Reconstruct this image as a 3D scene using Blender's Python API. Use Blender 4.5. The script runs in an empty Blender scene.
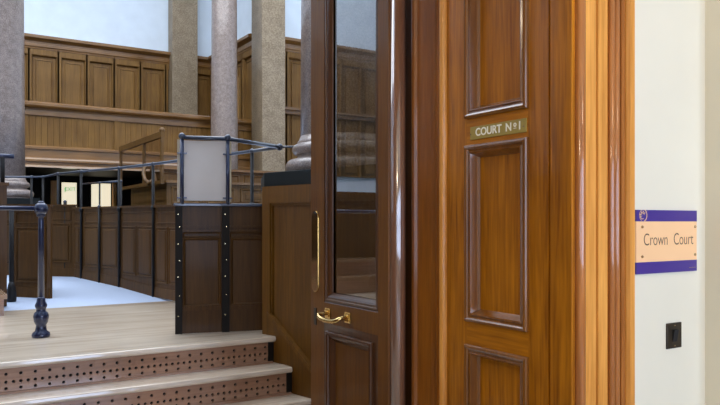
import bpy, bmesh, math, random
from math import sin, cos, pi, radians
from mathutils import Vector, Matrix
random.seed(7)
SC = bpy.context.scene
COL = SC.collection
EYE = 1.54            # every height below is given relative to the eye level and lifted by this

# ------------------------------------------------------------------ camera, world, exposure
cd = bpy.data.cameras.new('camera'); cam = bpy.data.objects.new('camera', cd); COL.objects.link(cam)
cam.location = (0, 0, EYE); cam.rotation_euler = (radians(90), 0, radians(-32.300))
cd.sensor_width = 36; cd.lens = 34.8; cd.shift_y = 0.0271; cd.clip_start = 0.05; cd.clip_end = 200
SC.camera = cam
SC.view_settings.view_transform = 'Standard'; SC.view_settings.look = 'None'
SC.view_settings.gamma = 1; SC.view_settings.use_curve_mapping = False
SC.view_settings.exposure = -0.08
w = bpy.data.worlds.new('daylight'); SC.world = w; w.use_nodes = True
w.node_tree.nodes['Background'].inputs[0].default_value = (0.55, 0.72, 1, 1)
w.node_tree.nodes['Background'].inputs[1].default_value = 0.6

def area(name, loc, rot, sx, sy, power, color):
    l = bpy.data.lights.new(name, 'AREA'); l.shape = 'RECTANGLE'; l.size = sx; l.size_y = sy
    l.energy = power; l.color = color
    o = bpy.data.objects.new(name, l); COL.objects.link(o); o.location = loc; o.rotation_euler = rot
    return o
# daylight through the two tall corridor windows behind the viewer
WIN = [(-3.5, -2.7), (-1.9, -1.1), (-0.35, 0.45), (1.1, 2.25), (2.4, 3.55)]; WZ = (0.75, 3.05); HB = -2.3
for a, b in WIN:
    area('window_daylight', ((a+b)/2, HB-0.22, sum(WZ)/2), (radians(90), 0, 0), b-a, WZ[1]-WZ[0], 72*(b-a), (0.58, 0.71, 1.0))
# laylight in the court ceiling
area('laylight_daylight', (1.0, 10.0, 10.9), (0, 0, 0), 15.0, 11.0, 1950, (0.90, 0.95, 1.0))
area('laylight_daylight_near', (1.2, 4.2, 10.9), (0, 0, 0), 4.0, 2.5, 130, (0.90, 0.95, 1.0))

# ------------------------------------------------------------------ materials
def nodes(name):
    m = bpy.data.materials.new(name); m.use_nodes = True
    nt = m.node_tree; return m, nt, nt.nodes['Principled BSDF']
def lin(c):
    return tuple(((x/255)/12.92 if x/255 <= .04045 else ((x/255+.055)/1.055)**2.4) for x in c) + (1,)
def wood(name, dark, light, axis='z', rough=.32, coat=.4, scale=1., bump=.15, coatr=.12, spec=.5, cior=1.5):
    m, nt, b = nodes(name); b.inputs['Specular IOR Level'].default_value = spec; b.inputs['Coat IOR'].default_value = cior; N = nt.nodes; L = nt.links
    tc = N.new('ShaderNodeTexCoord'); mp = N.new('ShaderNodeMapping')
    k = {'x': (1.2, 22, 22), 'y': (22, 1.2, 22), 'z': (22, 22, 1.2)}[axis]
    mp.inputs['Scale'].default_value = [q*scale for q in k]
    L.new(tc.outputs['Object'], mp.inputs['Vector'])
    n1 = N.new('ShaderNodeTexNoise'); n1.inputs['Scale'].default_value = 1.0; n1.inputs['Detail'].default_value = 6; n1.inputs['Distortion'].default_value = .8
    L.new(mp.outputs[0], n1.inputs['Vector'])
    mp2 = N.new('ShaderNodeMapping'); mp2.inputs['Scale'].default_value = [q*scale*5 for q in k]
    L.new(tc.outputs['Object'], mp2.inputs['Vector'])
    n2 = N.new('ShaderNodeTexNoise'); n2.inputs['Scale'].default_value = 1.0; n2.inputs['Detail'].default_value = 3
    L.new(mp2.outputs[0], n2.inputs['Vector'])
    n3 = N.new('ShaderNodeTexNoise'); n3.inputs['Scale'].default_value = 1.7; n3.inputs['Detail'].default_value = 2
    L.new(tc.outputs['Object'], n3.inputs['Vector'])
    r = N.new('ShaderNodeValToRGB'); r.color_ramp.elements[0].position = .34; r.color_ramp.elements[1].position = .67
    r.color_ramp.elements[0].color = lin(dark); r.color_ramp.elements[1].color = lin(light)
    mx = N.new('ShaderNodeMix'); mx.data_type = 'FLOAT'; mx.inputs['Factor'].default_value = .5
    L.new(n1.outputs[0], mx.inputs['A']); L.new(n2.outputs[0], mx.inputs['B'])
    mx2 = N.new('ShaderNodeMix'); mx2.data_type = 'FLOAT'; mx2.inputs['Factor'].default_value = .3
    L.new(mx.outputs['Result'], mx2.inputs['A']); L.new(n3.outputs[0], mx2.inputs['B'])
    L.new(mx2.outputs['Result'], r.inputs[0]); L.new(r.outputs[0], b.inputs['Base Color'])
    b.inputs['Roughness'].default_value = rough; b.inputs['Coat Weight'].default_value = coat; b.inputs['Coat Roughness'].default_value = coatr
    bp = N.new('ShaderNodeBump'); bp.inputs['Strength'].default_value = bump; bp.inputs['Distance'].default_value = .002
    L.new(n2.outputs[0], bp.inputs['Height']); L.new(bp.outputs[0], b.inputs['Normal'])
    return m
def plain(name, c, rough=.5, metal=0., bump=0., bscale=40, coat=0., spec=.5):
    m, nt, b = nodes(name); N = nt.nodes; L = nt.links
    tc = N.new('ShaderNodeTexCoord'); n = N.new('ShaderNodeTexNoise'); n.inputs['Scale'].default_value = bscale; n.inputs['Detail'].default_value = 4
    L.new(tc.outputs['Object'], n.inputs['Vector'])
    r = N.new('ShaderNodeValToRGB'); c0 = lin(c)
    r.color_ramp.elements[0].color = tuple(x*.9 for x in c0[:3])+(1,); r.color_ramp.elements[1].color = tuple(min(1, x*1.08) for x in c0[:3])+(1,)
    L.new(n.outputs[0], r.inputs[0]); L.new(r.outputs[0], b.inputs['Base Color'])
    b.inputs['Roughness'].default_value = rough; b.inputs['Metallic'].default_value = metal; b.inputs['Coat Weight'].default_value = coat
    b.inputs['Specular IOR Level'].default_value = spec
    if bump:
        bp = N.new('ShaderNodeBump'); bp.inputs['Strength'].default_value = bump; bp.inputs['Distance'].default_value = .003
        L.new(n.outputs[0], bp.inputs['Height']); L.new(bp.outputs[0], b.inputs['Normal'])
    return m
def stone(name, cols, s1=55, s2=9, rough=.25, coat=.3):
    m, nt, b = nodes(name); N = nt.nodes; L = nt.links
    tc = N.new('ShaderNodeTexCoord')
    n1 = N.new('ShaderNodeTexNoise'); n1.inputs['Scale'].default_value = s1; n1.inputs['Detail'].default_value = 3
    n2 = N.new('ShaderNodeTexNoise'); n2.inputs['Scale'].default_value = s2; n2.inputs['Detail'].default_value = 5
    L.new(tc.outputs['Object'], n1.inputs['Vector']); L.new(tc.outputs['Object'], n2.inputs['Vector'])
    mx = N.new('ShaderNodeMix'); mx.data_type = 'FLOAT'; mx.inputs['Factor'].default_value = .35
    L.new(n1.outputs[0], mx.inputs['A']); L.new(n2.outputs[0], mx.inputs['B'])
    r = N.new('ShaderNodeValToRGB'); e = r.color_ramp.elements
    e[0].position = .36; e[0].color = lin(cols[0]); e[1].position = .64; e[1].color = lin(cols[2])
    x = e.new(.5); x.color = lin(cols[1])
    L.new(mx.outputs['Result'], r.inputs[0]); L.new(r.outputs[0], b.inputs['Base Color'])
    b.inputs['Roughness'].default_value = rough; b.inputs['Coat Weight'].default_value = coat; b.inputs['Coat Roughness'].default_value = .03
    return m
M = {}
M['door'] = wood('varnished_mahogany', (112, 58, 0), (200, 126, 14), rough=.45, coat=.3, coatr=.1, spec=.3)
M['doorx'] = wood('varnished_mahogany_cross', (112, 58, 0), (200, 126, 14), axis='y', rough=.45, coat=.3, coatr=.1, spec=.3)
M['arch'] = wood('mahogany_painted_lit', (180, 112, 38), (232, 164, 78), rough=.42, coat=.35, coatr=.1, spec=.3)  # door mahogany painted lighter and warmer for the corridor light on the architrave
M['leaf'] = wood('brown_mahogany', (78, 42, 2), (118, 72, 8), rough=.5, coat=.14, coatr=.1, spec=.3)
M['edge'] = wood('worn_red_mahogany', (92, 60, 44), (140, 98, 74), rough=.3, coat=1., coatr=.1, cior=2.3, bump=.04)
M['court'] = wood('court_oak', (92, 60, 20), (138, 100, 46), rough=.5, coat=.06, scale=.5, spec=.3)
M['courtx'] = wood('court_oak_rail', (96, 62, 24), (142, 100, 50), axis='x', rough=.34, coat=.8, coatr=.1, spec=.4, scale=.5)
M['bench'] = wood('bench_oak', (74, 48, 16), (114, 80, 36), rough=.45, coat=.2, scale=.5, spec=.3)
M['pen'] = wood('pen_oak', (58, 35, 8), (94, 62, 22), rough=.55, coat=.04, scale=.8, spec=.25)
M['pedestal'] = wood('pedestal_oak', (78, 47, 6), (114, 75, 18), rough=.5, coat=.06, scale=.8, spec=.25)
M['dock'] = wood('dark_dock_oak', (54, 33, 8), (86, 56, 20), rough=.55, coat=.06, scale=.8, spec=.2)
M['jamb'] = wood('dark_jamb_mahogany', (104, 54, 6), (152, 90, 20), rough=.42, coat=.28, coatr=.12, spec=.3)
M['abead'] = wood('polished_architrave_bead', (132, 72, 24), (184, 114, 50), rough=.35, coat=1., coatr=.08, spec=.3, cior=1.5, bump=.04)
M['mould'] = wood('dark_polished_moulding', (92, 50, 12), (142, 88, 28), rough=.35, coat=1., coatr=.1, spec=.3, cior=1.65)
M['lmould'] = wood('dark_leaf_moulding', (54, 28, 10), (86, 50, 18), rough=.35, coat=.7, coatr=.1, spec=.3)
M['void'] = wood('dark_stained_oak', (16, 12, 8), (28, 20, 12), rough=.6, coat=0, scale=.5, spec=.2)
M['tread'] = wood('pale_worn_oak', (178, 156, 132), (242, 226, 204), axis='x', rough=.34, coat=.8, coatr=.06, cior=1.7, scale=.5, bump=.03)
M['nose'] = wood('worn_nosing_oak', (128, 96, 70), (176, 146, 116), axis='x', rough=.26, coat=.5, scale=.6)
M['riser'] = wood('red_brown_riser', (122, 86, 62), (176, 132, 102), axis='x', rough=.36, coat=.9, coatr=.15, cior=1.6, scale=.6)
M['plaster'] = plain('white_court_plaster', (216, 226, 236), .8, bscale=3)
M['cream'] = plain('cream_corridor_paint', (220, 212, 188), .6, bscale=2)
M['hallfloor'] = stone('corridor_stone', ((120, 110, 98), (150, 140, 125), (170, 160, 145)), 30, 3)
M['carpet'] = plain('grey_carpet_daylight_tint', (168, 181, 204), .7, bump=.3, bscale=120)  # blue daylight reflection on the grey floor is mixed into this colour
M['granite'] = stone('polished_granite', ((100, 84, 76), (130, 113, 104), (154, 138, 128)), 100, 14, rough=.4, coat=.5)
M['marble'] = stone('brown_marble', ((116, 98, 76), (138, 120, 96), (160, 142, 116)), 40, 4, rough=.45, coat=.05)
M['slab'] = plain('black_slate', (24, 27, 27), .65, spec=.2, bscale=20)
M['iron'] = plain('blue_black_iron', (29, 38, 68), .3, metal=.3, bscale=30, coat=.5)
M['postiron'] = plain('dull_black_iron', (26, 25, 27), .55, metal=.1, bscale=30, spec=.3)
M['ironb'] = plain('painted_iron_rail', (44, 50, 66), .3, metal=.2, bscale=30, coat=.5)
M['brass'] = plain('polished_brass', (216, 184, 120), .2, metal=1., bscale=30)
M['mirror'] = plain('polished_steel_plate', (196, 184, 160), .08, metal=1., bscale=5)
M['studs'] = plain('brass_studs', (220, 205, 160), .25, metal=.9)
M['board'] = plain('pale_grey_board', (204, 194, 186), .6, bscale=5)
M['edgewood'] = wood('pale_edging', (150, 130, 96), (190, 168, 128), rough=.5)
M['plate'] = plain('olive_brass_plate', (160, 138, 62), .45, metal=0, bscale=8)
M['letters'] = plain('white_letters', (244, 240, 220), .5)
M['purple'] = plain('purple_band', (66, 46, 126), .35, bscale=4)
M['peach'] = plain('peach_sign_face', (240, 192, 140), .5, bscale=3)
M['ink'] = plain('dark_lettering', (70, 52, 44), .5)
M['screw'] = plain('sign_screws', (200, 180, 150), .25, metal=.9)
M['bronze'] = plain('bronze_switch', (58, 50, 40), .35, metal=.6)
M['black'] = plain('black_hollow', (10, 9, 9), .8)
def emit(name, c, s):
    m, nt, b = nodes(name)
    b.inputs['Base Color'].default_value = lin(c); b.inputs['Emission Color'].default_value = lin(c); b.inputs['Emission Strength'].default_value = s
    return m
M['litglass'] = emit('backlit_frosted_glass', (255, 244, 214), .85)
M['green'] = emit('backlit_green_ink', (110, 190, 130), .6)
M['lay'] = emit('laylight_glass', (220, 235, 255), 1.5)
M['lamp'] = emit('lamp_glass', (255, 220, 170), 3)
def glass(name, tint, refl):
    m = bpy.data.materials.new(name); m.use_nodes = True; nt = m.node_tree; N = nt.nodes; L = nt.links
    for n in list(N):
        if n.type != 'OUTPUT_MATERIAL': N.remove(n)
    out = [n for n in N if n.type == 'OUTPUT_MATERIAL'][0]
    t = N.new('ShaderNodeBsdfTransparent'); t.inputs[0].default_value = tint
    g = N.new('ShaderNodeBsdfGlossy'); g.inputs['Roughness'].default_value = .015
    fr = N.new('ShaderNodeFresnel'); fr.inputs[0].default_value = 1.5
    mt = N.new('ShaderNodeMath'); mt.operation = 'MULTIPLY_ADD'; mt.inputs[1].default_value = 1.6; mt.inputs[2].default_value = refl; mt.use_clamp = True
    L.new(fr.outputs[0], mt.inputs[0])
    mix = N.new('ShaderNodeMixShader'); L.new(mt.outputs[0], mix.inputs[0]); L.new(t.outputs[0], mix.inputs[1]); L.new(g.outputs[0], mix.inputs[2])
    L.new(mix.outputs[0], out.inputs[0]); return m
M['glass'] = glass('old_door_glass', (.50, .48, .44, 1), .24)
M['glass2'] = glass('bench_screen_glass', (.66, .58, .5, 1), .05)

# ------------------------------------------------------------------ mesh helper
class MB:
    """collects geometry in world coordinates (height relative to the eye) and links it as one mesh object"""
    def __init__(s, tf=None): s.bm = bmesh.new(); s.tf = tf
    def p(s, q):
        q = Vector(q) if s.tf is None else Vector(s.tf(*q))
        return s.bm.verts.new((q.x, q.y, q.z+EYE))
    def face(s, pts):
        try: return s.bm.faces.new([s.p(q) for q in pts])
        except ValueError: pass
    def faces(s, pts, fs, smooth=False):
        v = [s.p(q) for q in pts]
        for f in fs:
            try: fc = s.bm.faces.new([v[i] for i in f]); fc.smooth = smooth
            except ValueError: pass
    def box(s, x0, x1, y0, y1, z0, z1):
        s.hexa([(x0,y0,z0),(x1,y0,z0),(x1,y1,z0),(x0,y1,z0),(x0,y0,z1),(x1,y0,z1),(x1,y1,z1),(x0,y1,z1)])
    def hexa(s, c):
        s.faces(c, [(0,3,2,1),(4,5,6,7),(0,1,5,4),(1,2,6,5),(2,3,7,6),(3,0,4,7)])
    def prism(s, poly, lo, hi, axis=2, smooth=False):
        """poly: 2-D outline in the two other axes, extruded along axis"""
        def mk(a, b, h):
            return {0: (h, a, b), 1: (a, h, b), 2: (a, b, h)}[axis]
        n = len(poly); pts = [mk(a, b, lo) for a, b in poly]+[mk(a, b, hi) for a, b in poly]
        s.faces(pts, [tuple(range(n))[::-1], tuple(range(n, 2*n))])
        s.faces(pts, [(i, (i+1) % n, (i+1) % n+n, i+n) for i in range(n)], smooth)
    def strip(s, poly, lo, hi, axis=2, smooth=True):
        def mk(a, b, h): return {0: (h, a, b), 1: (a, h, b), 2: (a, b, h)}[axis]
        n = len(poly); pts = [mk(a, b, lo) for a, b in poly]+[mk(a, b, hi) for a, b in poly]
        s.faces(pts, [(i, i+1, i+1+n, i+n) for i in range(n-1)], smooth)
    def ring(s, x0, x1, z0, z1, prof):
        """mitred moulding around a rectangle: prof = [(inset, height)]; tf maps (a, z, d)"""
        pts = []
        for i, h in prof:
            pts += [(x0+i, z0+i, h), (x1-i, z0+i, h), (x1-i, z1-i, h), (x0+i, z1-i, h)]
        fs = []
        for k in range(len(prof)-1):
            for j in range(4):
                a = k*4+j; b = k*4+(j+1) % 4; fs.append((a, b, b+4, a+4))
        s.faces(pts, fs)
    def tube(s, path, r, n=10, smooth=True):
        path = [Vector(q) if s.tf is None else Vector(s.tf(*q)) for q in path]
        tf = s.tf; s.tf = None; rr = r if isinstance(r, (list, tuple)) else [r]*len(path)
        pts = []; up = None
        for i, q in enumerate(path):
            t = (path[min(i+1, len(path)-1)]-path[max(i-1, 0)]).normalized()
            if up is None: up = Vector((0, 0, 1)) if abs(t.z) < .9 else Vector((1, 0, 0))
            a = t.cross(up).normalized(); b = a.cross(t).normalized(); up = b
            for k in range(n):
                th = 2*pi*k/n; pts.append(q+(a*cos(th)+b*sin(th))*rr[i])
        m = len(path); fs = [(i*n+k, i*n+(k+1) % n, (i+1)*n+(k+1) % n, (i+1)*n+k) for i in range(m-1) for k in range(n)]
        s.faces(pts, fs+[tuple(range(n))[::-1], tuple(range((m-1)*n, m*n))], smooth); s.tf = tf
    def lathe(s, cx, cy, prof, n=24, smooth=True):
        """prof = [(radius, z)] bottom to top"""
        pts = [(cx+r*cos(2*pi*k/n), cy+r*sin(2*pi*k/n), z) for r, z in prof for k in range(n)]
        m = len(prof); fs = [(i*n+k, i*n+(k+1) % n, (i+1)*n+(k+1) % n, (i+1)*n+k) for i in range(m-1) for k in range(n)]
        s.faces(pts, fs, smooth); s.faces(pts, [tuple(range(n))[::-1], tuple(range((m-1)*n, m*n))])
    def ball(s, c, r, n=12):
        c = Vector(c) if s.tf is None else Vector(s.tf(*c)); tf = s.tf; s.tf = None
        s.lathe(c.x, c.y, [(max(.0005, r*sin(pi*i/8)), c.z-r*cos(pi*i/8)) for i in range(9)], n); s.tf = tf
    def build(s, name, mat, parent=None, bevel=0):
        bmesh.ops.remove_doubles(s.bm, verts=s.bm.verts, dist=1e-5)
        bmesh.ops.recalc_face_normals(s.bm, faces=s.bm.faces)
        off = Vector((0, 0, 0)); q = parent
        while q is not None: off += q.location; q = q.parent
        if parent is None:
            xs = [v.co for v in s.bm.verts]
            off = Vector((sum(v.x for v in xs)/len(xs), sum(v.y for v in xs)/len(xs), min(v.z for v in xs)))
        for v in s.bm.verts: v.co -= off
        me = bpy.data.meshes.new(name); s.bm.to_mesh(me); s.bm.free(); me.materials.append(mat)
        o = bpy.data.objects.new(name, me); COL.objects.link(o)
        if parent is None: o.location = off
        else: o.parent = parent
        if bevel:
            b = o.modifiers.new('bevel', 'BEVEL'); b.width = bevel; b.segments = 2; b.limit_method = 'ANGLE'; b.angle_limit = radians(50)
        return o
def thing(name, loc, label=None, cat=None, group=None, kind=None):
    o = bpy.data.objects.new(name, None); COL.objects.link(o); o.location = (loc[0], loc[1], loc[2]+EYE); o.empty_display_size = .1
    return tag(o, label, cat, group, kind)
def tag(o, label=None, cat=None, group=None, kind=None):
    if label: o['label'] = label
    if cat: o['category'] = cat
    if group: o['group'] = group
    if kind: o['kind'] = kind
    return o
def struct(o, label=None): o['kind'] = 'structure'; \
    (label and o.__setitem__('label', label)); return o
def frame_tf(P0, P1, out=1):
    """local (a along P0->P1, z, d outwards to the right hand when out=1)"""
    ux, uy = P1[0]-P0[0], P1[1]-P0[1]; l = math.hypot(ux, uy); ux /= l; uy /= l
    nx, ny = uy*out, -ux*out
    return (lambda a, z, d: (P0[0]+ux*a+nx*d, P0[1]+uy*a+ny*d, z)), l
def abox(mb, a0, a1, z0, z1, d0, d1):
    mb.hexa([(a0,z0,d0),(a1,z0,d0),(a1,z1,d0),(a0,z1,d0),(a0,z0,d1),(a1,z0,d1),(a1,z1,d1),(a0,z1,d1)])
BOL = [(0, 0), (0, .008), (.003, .013), (.009, .015), (.014, .012), (.018, .006), (.024, .004), (.030, -.002), (.036, -.010), (.040, -.012), (.042, -.018)]
SMALL = [(0, 0), (.006, .004), (.012, .003), (.018, -.004), (.026, -.010), (.03, -.012)]
def text_mesh(name, body, size, mat, tf, parent, a, z, d, ext=.0006, align='CENTER', bold=0., sx=1.):
    cu = bpy.data.curves.new(name, 'FONT'); cu.body = body; cu.size = size; cu.extrude = ext; cu.align_x = align; cu.align_y = 'CENTER'; cu.offset = bold
    o = bpy.data.objects.new(name+'_curve', cu); COL.objects.link(o)
    dg = bpy.context.evaluated_depsgraph_get(); me = bpy.data.meshes.new_from_object(o.evaluated_get(dg))
    bpy.data.objects.remove(o)
    mb = MB(tf)
    pts = [(a+v.co.x*sx, z+v.co.y, d+v.co.z) for v in me.vertices]; mb.faces(pts, [tuple(p.vertices) for p in me.polygons])
    bpy.data.meshes.remove(me)
    return mb.build(name, mat, parent)

# ------------------------------------------------------------------ the setting
HZ = -1.54                                     # corridor floor
def sbox(name, mat, *b):
    m = MB(); m.box(*b); return struct(m.build(name, mat))
sbox('floor_corridor', M['hallfloor'], -5, 7, HB-.1, 1.42, HZ-.1, HZ)
sbox('ceiling_corridor', M['cream'], -5, 7, HB-.1, 1.42, 2.06, 2.16)
sbox('wall_corridor_left', M['cream'], -5.1, -5, HB-.1, 1.5, HZ, 2.06)
sbox('wall_corridor_right', M['cream'], 7, 7.1, HB-.1, 1.5, HZ, 2.06)
sbox('wall_corridor_pier', M['cream'], 2.333, 3.2, 1.28, 1.42, HZ, 2.06)
# corridor back wall with two window openings
mb = MB(); z0, z1 = WZ[0]-EYE, WZ[1]-EYE
xs = [-5]+[q for w_ in WIN for q in w_]+[7]
for i in range(0, len(xs), 2): mb.box(xs[i], xs[i+1], HB-.12, HB, HZ, 2.06)
for a, b in WIN: mb.box(a, b, HB-.12, HB, HZ, z0); mb.box(a, b, HB-.12, HB, z1, 2.06)
struct(mb.build('wall_corridor_back', M['cream']))
for i, (a, b) in enumerate(WIN):
    w_ = struct(thing('window_%d' % (i+5), ((a+b)/2, HB-.06, z0)), 'tall white sash window in the corridor wall')
    mb = MB(); mb.box(a, a+.06, HB-.1, HB-.04, z0, z1); mb.box(b-.06, b, HB-.1, HB-.04, z0, z1)
    mb.box(a, b, HB-.1, HB-.04, z0, z0+.07); mb.box(a, b, HB-.1, HB-.04, z1-.06, z1); mb.box(a, b, HB-.1, HB-.04, (z0+z1)/2-.03, (z0+z1)/2+.03)
    mb.build('window_frame', M['cream'], w_)
# doorway wall between corridor and court: doorway X 0.08..1.58, top +1.42
JL, JR, DT = -.04, 1.58, 1.42
mb = MB(); mb.box(JR+.06, 7, 1.42, 2.2, HZ, 2.06); mb.box(-5, JL-.06, 1.42, 2.2, HZ, 2.06); mb.box(-5, 7, 1.42, 2.2, DT+.06, 2.06)
struct(mb.build('wall_doorway', M['cream']))
mb = MB(); mb.box(-9, JL-.06, 2.2, 2.3, HZ, 9.5); mb.box(JR+.06, 11, 2.2, 2.3, HZ, 9.5); mb.box(JL-.06, JR+.06, 2.2, 2.3, DT+.06, 9.5)
mb.box(-9, 11, 1.9, 2.2, 2.06, 9.5)
struct(mb.build('wall_court_near', M['plaster']))

# court floor: landing of pale boards, then a grey ramp with blue daylight in its colour, then the well floor
FL = -.714
mb = MB(); mb.box(-9, 11, 4.0, 6.25, -1.6, FL)
fl = struct(mb.build('floor_landing', M['tread']))
mb = MB(); mb.prism([(6.25, -1.6), (9.6, -1.6), (9.6, -.50), (7.9, -.60), (6.25, FL)], -9, 11, axis=0)
struct(mb.build('floor_ramp', M['carpet']))
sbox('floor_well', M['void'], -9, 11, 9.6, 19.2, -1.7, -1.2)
sbox('floor_stair_foot', M['hallfloor'], -3.2, 3.0, 1.42, 3.97, HZ-.1, HZ)
mb = MB(); mb.box(-9, 11, 1.9, 4, 9.5, 9.7)
mb.box(-9, 11, 4, 19.3, 9.5, 9.7)
ceil = struct(mb.build('ceiling_court', M['plaster']))
# (the lay light hangs just below the court ceiling, its pane glowing with daylight)
for o in list(SC.objects):
    if o.name.startswith('laylight_daylight'): o.location.z = 9.36+EYE
lw = struct(thing('window_3', (1.0, 10, 9.4)), 'large frosted laylight in the court ceiling')
mb = MB(); mb.box(-6.5, 8.5, 4.5, 15.5, 9.42, 9.48); mb.build('pane', M['lay'], lw)
mb = MB()
for k in range(11): mb.box(-6.55+k*1.5, -6.45+k*1.5, 4.4, 15.6, 9.38, 9.44)
mb.build('window_frame', M['courtx'], lw)
YB = 19.0
sbox('wall_court_back', M['plaster'], -5, 7.05, YB, YB+.2, HZ, 9.5)
sbox('wall_court_right', M['plaster'], 11, 11.2, 2.2, 16.1, HZ, 9.5)
sbox('wall_court_left', M['plaster'], -9.2, -9, 2.2, 16.1, HZ, 9.5)
mb = MB(); mb.box(7.05, 7.25, 15.9, YB+.2, HZ, 9.5); mb.box(7.25, 11.2, 15.9, 16.1, HZ, 9.5)
struct(mb.build('wall_court_bay_right', M['plaster']))
mb = MB(); mb.box(-5.2, -5, 15.9, YB+.2, HZ, 9.5); mb.box(-9.2, -5.2, 15.9, 16.1, HZ, 9.5)
struct(mb.build('wall_court_bay_left', M['plaster']))

# ------------------------------------------------------------------ gallery wall panelling (back and bays)
CORN = [(0, 4.30), (.11, 4.30), (.12, 4.34), (.14, 4.36), (.14, 4.42), (.12, 4.43), (.12, 4.48), (.18, 4.52), (.24, 4.55), (.24, 4.62), (.18, 4.64), (0, 4.64)]
def wall_panelling(n, P0, P1, bounds, ztop0=1.6, flip=1):
    tf, l = frame_tf(P0, P1, flip)
    t = struct(thing('trim_%d' % n, (P0[0], P0[1], ztop0)), 'tall oak wall panelling above the gallery, under a moulded cornice')
    mb = MB(tf); abox(mb, 0, l, ztop0, 4.32, 0, .02); mb.build('panel_backing', M['court'], t)
    mb = MB(tf)
    pts = [(0, z, d) for d, z in CORN]+[(l, z, d) for d, z in CORN]; k = len(CORN)
    mb.faces(pts, [(i, i+1, i+1+k, i+k) for i in range(k-1)]+[tuple(range(k)), tuple(range(k, 2*k))])
    mb.build('cornice', M['courtx'], t)
    for a, b in bounds:
        mb = MB(tf)
        abox(mb, a-.045, a+.045, ztop0, 4.30, .02, .10); abox(mb, b-.04, b-.0, ztop0, 4.30, .02, .10)
        abox(mb, a+.045, b-.045, 4.16, 4.30, .02, .098)
        mb.ring(a+.045, b-.045, ztop0, 4.16, [(0, .09), (.015, .08), (.03, .022), (.10, .022), (.105, .055), (.125, .06), (.13, .04)])
        abox(mb, a+.175, b-.175, ztop0+.13, 4.03, .02, .04)
        mb.build('wall_panel', M['court'], t)
    return t
wall_panelling(1, (-5, YB), (7.05, YB), [(-5+.0+.695*k+.0-.0, -5+.695*(k+1)) for k in range(0)] + [(6.61+.68*k, 6.61+.68*(k+1)) for k in range(8)] + [(.0+.66*k, .66*(k+1)) for k in range(10)])
wall_panelling(2, (7.05, YB), (7.05, 15.9), [(.1+.75*k, .1+.75*(k+1)) for k in range(4)])
wall_panelling(3, (7.05, 15.9), (11, 15.9), [(.15+.62*k, .15+.62*(k+1)) for k in range(6)], ztop0=1.2)
wall_panelling(4, (-9, 15.9), (-5, 15.9), [(.15+.62*k, .15+.62*(k+1)) for k in range(6)], ztop0=1.2)
wall_panelling(5, (-5, 15.9), (-5, YB), [(.1+.75*k, .1+.75*(k+1)) for k in range(4)])
for nn, a, b in ((6, 7.12, 11), (7, -9, -5.05)):
    mb = MB(); mb.prism([(15.9, 2.72), (15.74, 2.72), (15.72, 2.80), (15.68, 2.82), (15.68, 2.88), (15.9, 2.9)], a, b, axis=0)
    struct(mb.build('trim_%d' % nn, M['courtx']))
# narrow lit strip window in the right bay
mb = MB(); mb.box(6.98, 6.985, 17.05, 17.2, 2.62, 3.8); struct(mb.build('window_4', M['litglass']), 'narrow lit slit between panels beside the tan pier')

# gallery floor and front
t = thing('public_gallery', (1, 15.6, 1.13), 'long oak gallery front of grooved boards above the dark opening with lit doors', 'gallery')
mb = MB(); mb.box(-5, 7.05, 15.62, YB, 1.16, 1.5); mb.build('gallery_floor', M['void'], t)
mb = MB(); mb.box(-5, 7.05, 15.62, 15.72, 1.5, 2.35); mb.build('parapet', M['court'], t)
mb = MB(); mb.prism([(15.74, 2.30), (15.56, 2.30), (15.55, 2.33), (15.50, 2.35), (15.48, 2.38), (15.48, 2.43), (15.52, 2.46), (15.80, 2.46), (15.8, 2.3)], -5, 7.05, axis=0); mb.build('handrail', M['courtx'], t)
mb = MB(); mb.box(-5, 7.05, 15.58, 15.64, 2.19, 2.32); mb.build('frieze', M['courtx'], t)
for a, b in ((-5, -2.2), (-2.2, .9), (.9, 3.62), (3.62, 7.05)):
    mb = MB(); x = a+.06; poly = [(a+.06, 15.66)]
    while x+.115 < b-.06:
        poly += [(x+.004, 15.612), (x+.105, 15.612), (x+.109, 15.624), (x+.113, 15.624)]; x += .115
    poly += [(b-.06, 15.66)]
    mb.prism(poly, 1.54, 2.19); mb.build('grooved_boards', M['court'], t)
    mb = MB(); mb.box(a, a+.06, 15.585, 15.66, 1.5, 2.19); mb.build('stile', M['court'], t)
    mb = MB(); mb.box(b-.06, b, 15.585, 15.66, 1.5, 2.19); mb.build('stile', M['court'], t)
mb = MB()
mb.prism([(15.66, 1.58), (15.60, 1.57), (15.57, 1.54), (15.57, 1.50), (15.60, 1.49), (15.60, 1.33), (15.55, 1.31), (15.53, 1.28), (15.53, 1.24), (15.57, 1.23),
          (15.57, 1.18), (15.51, 1.16), (15.49, 1.12), (15.66, 1.12)], -5, 7.05, axis=0)
mb.build('base_moulding', M['courtx'], t)

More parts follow.
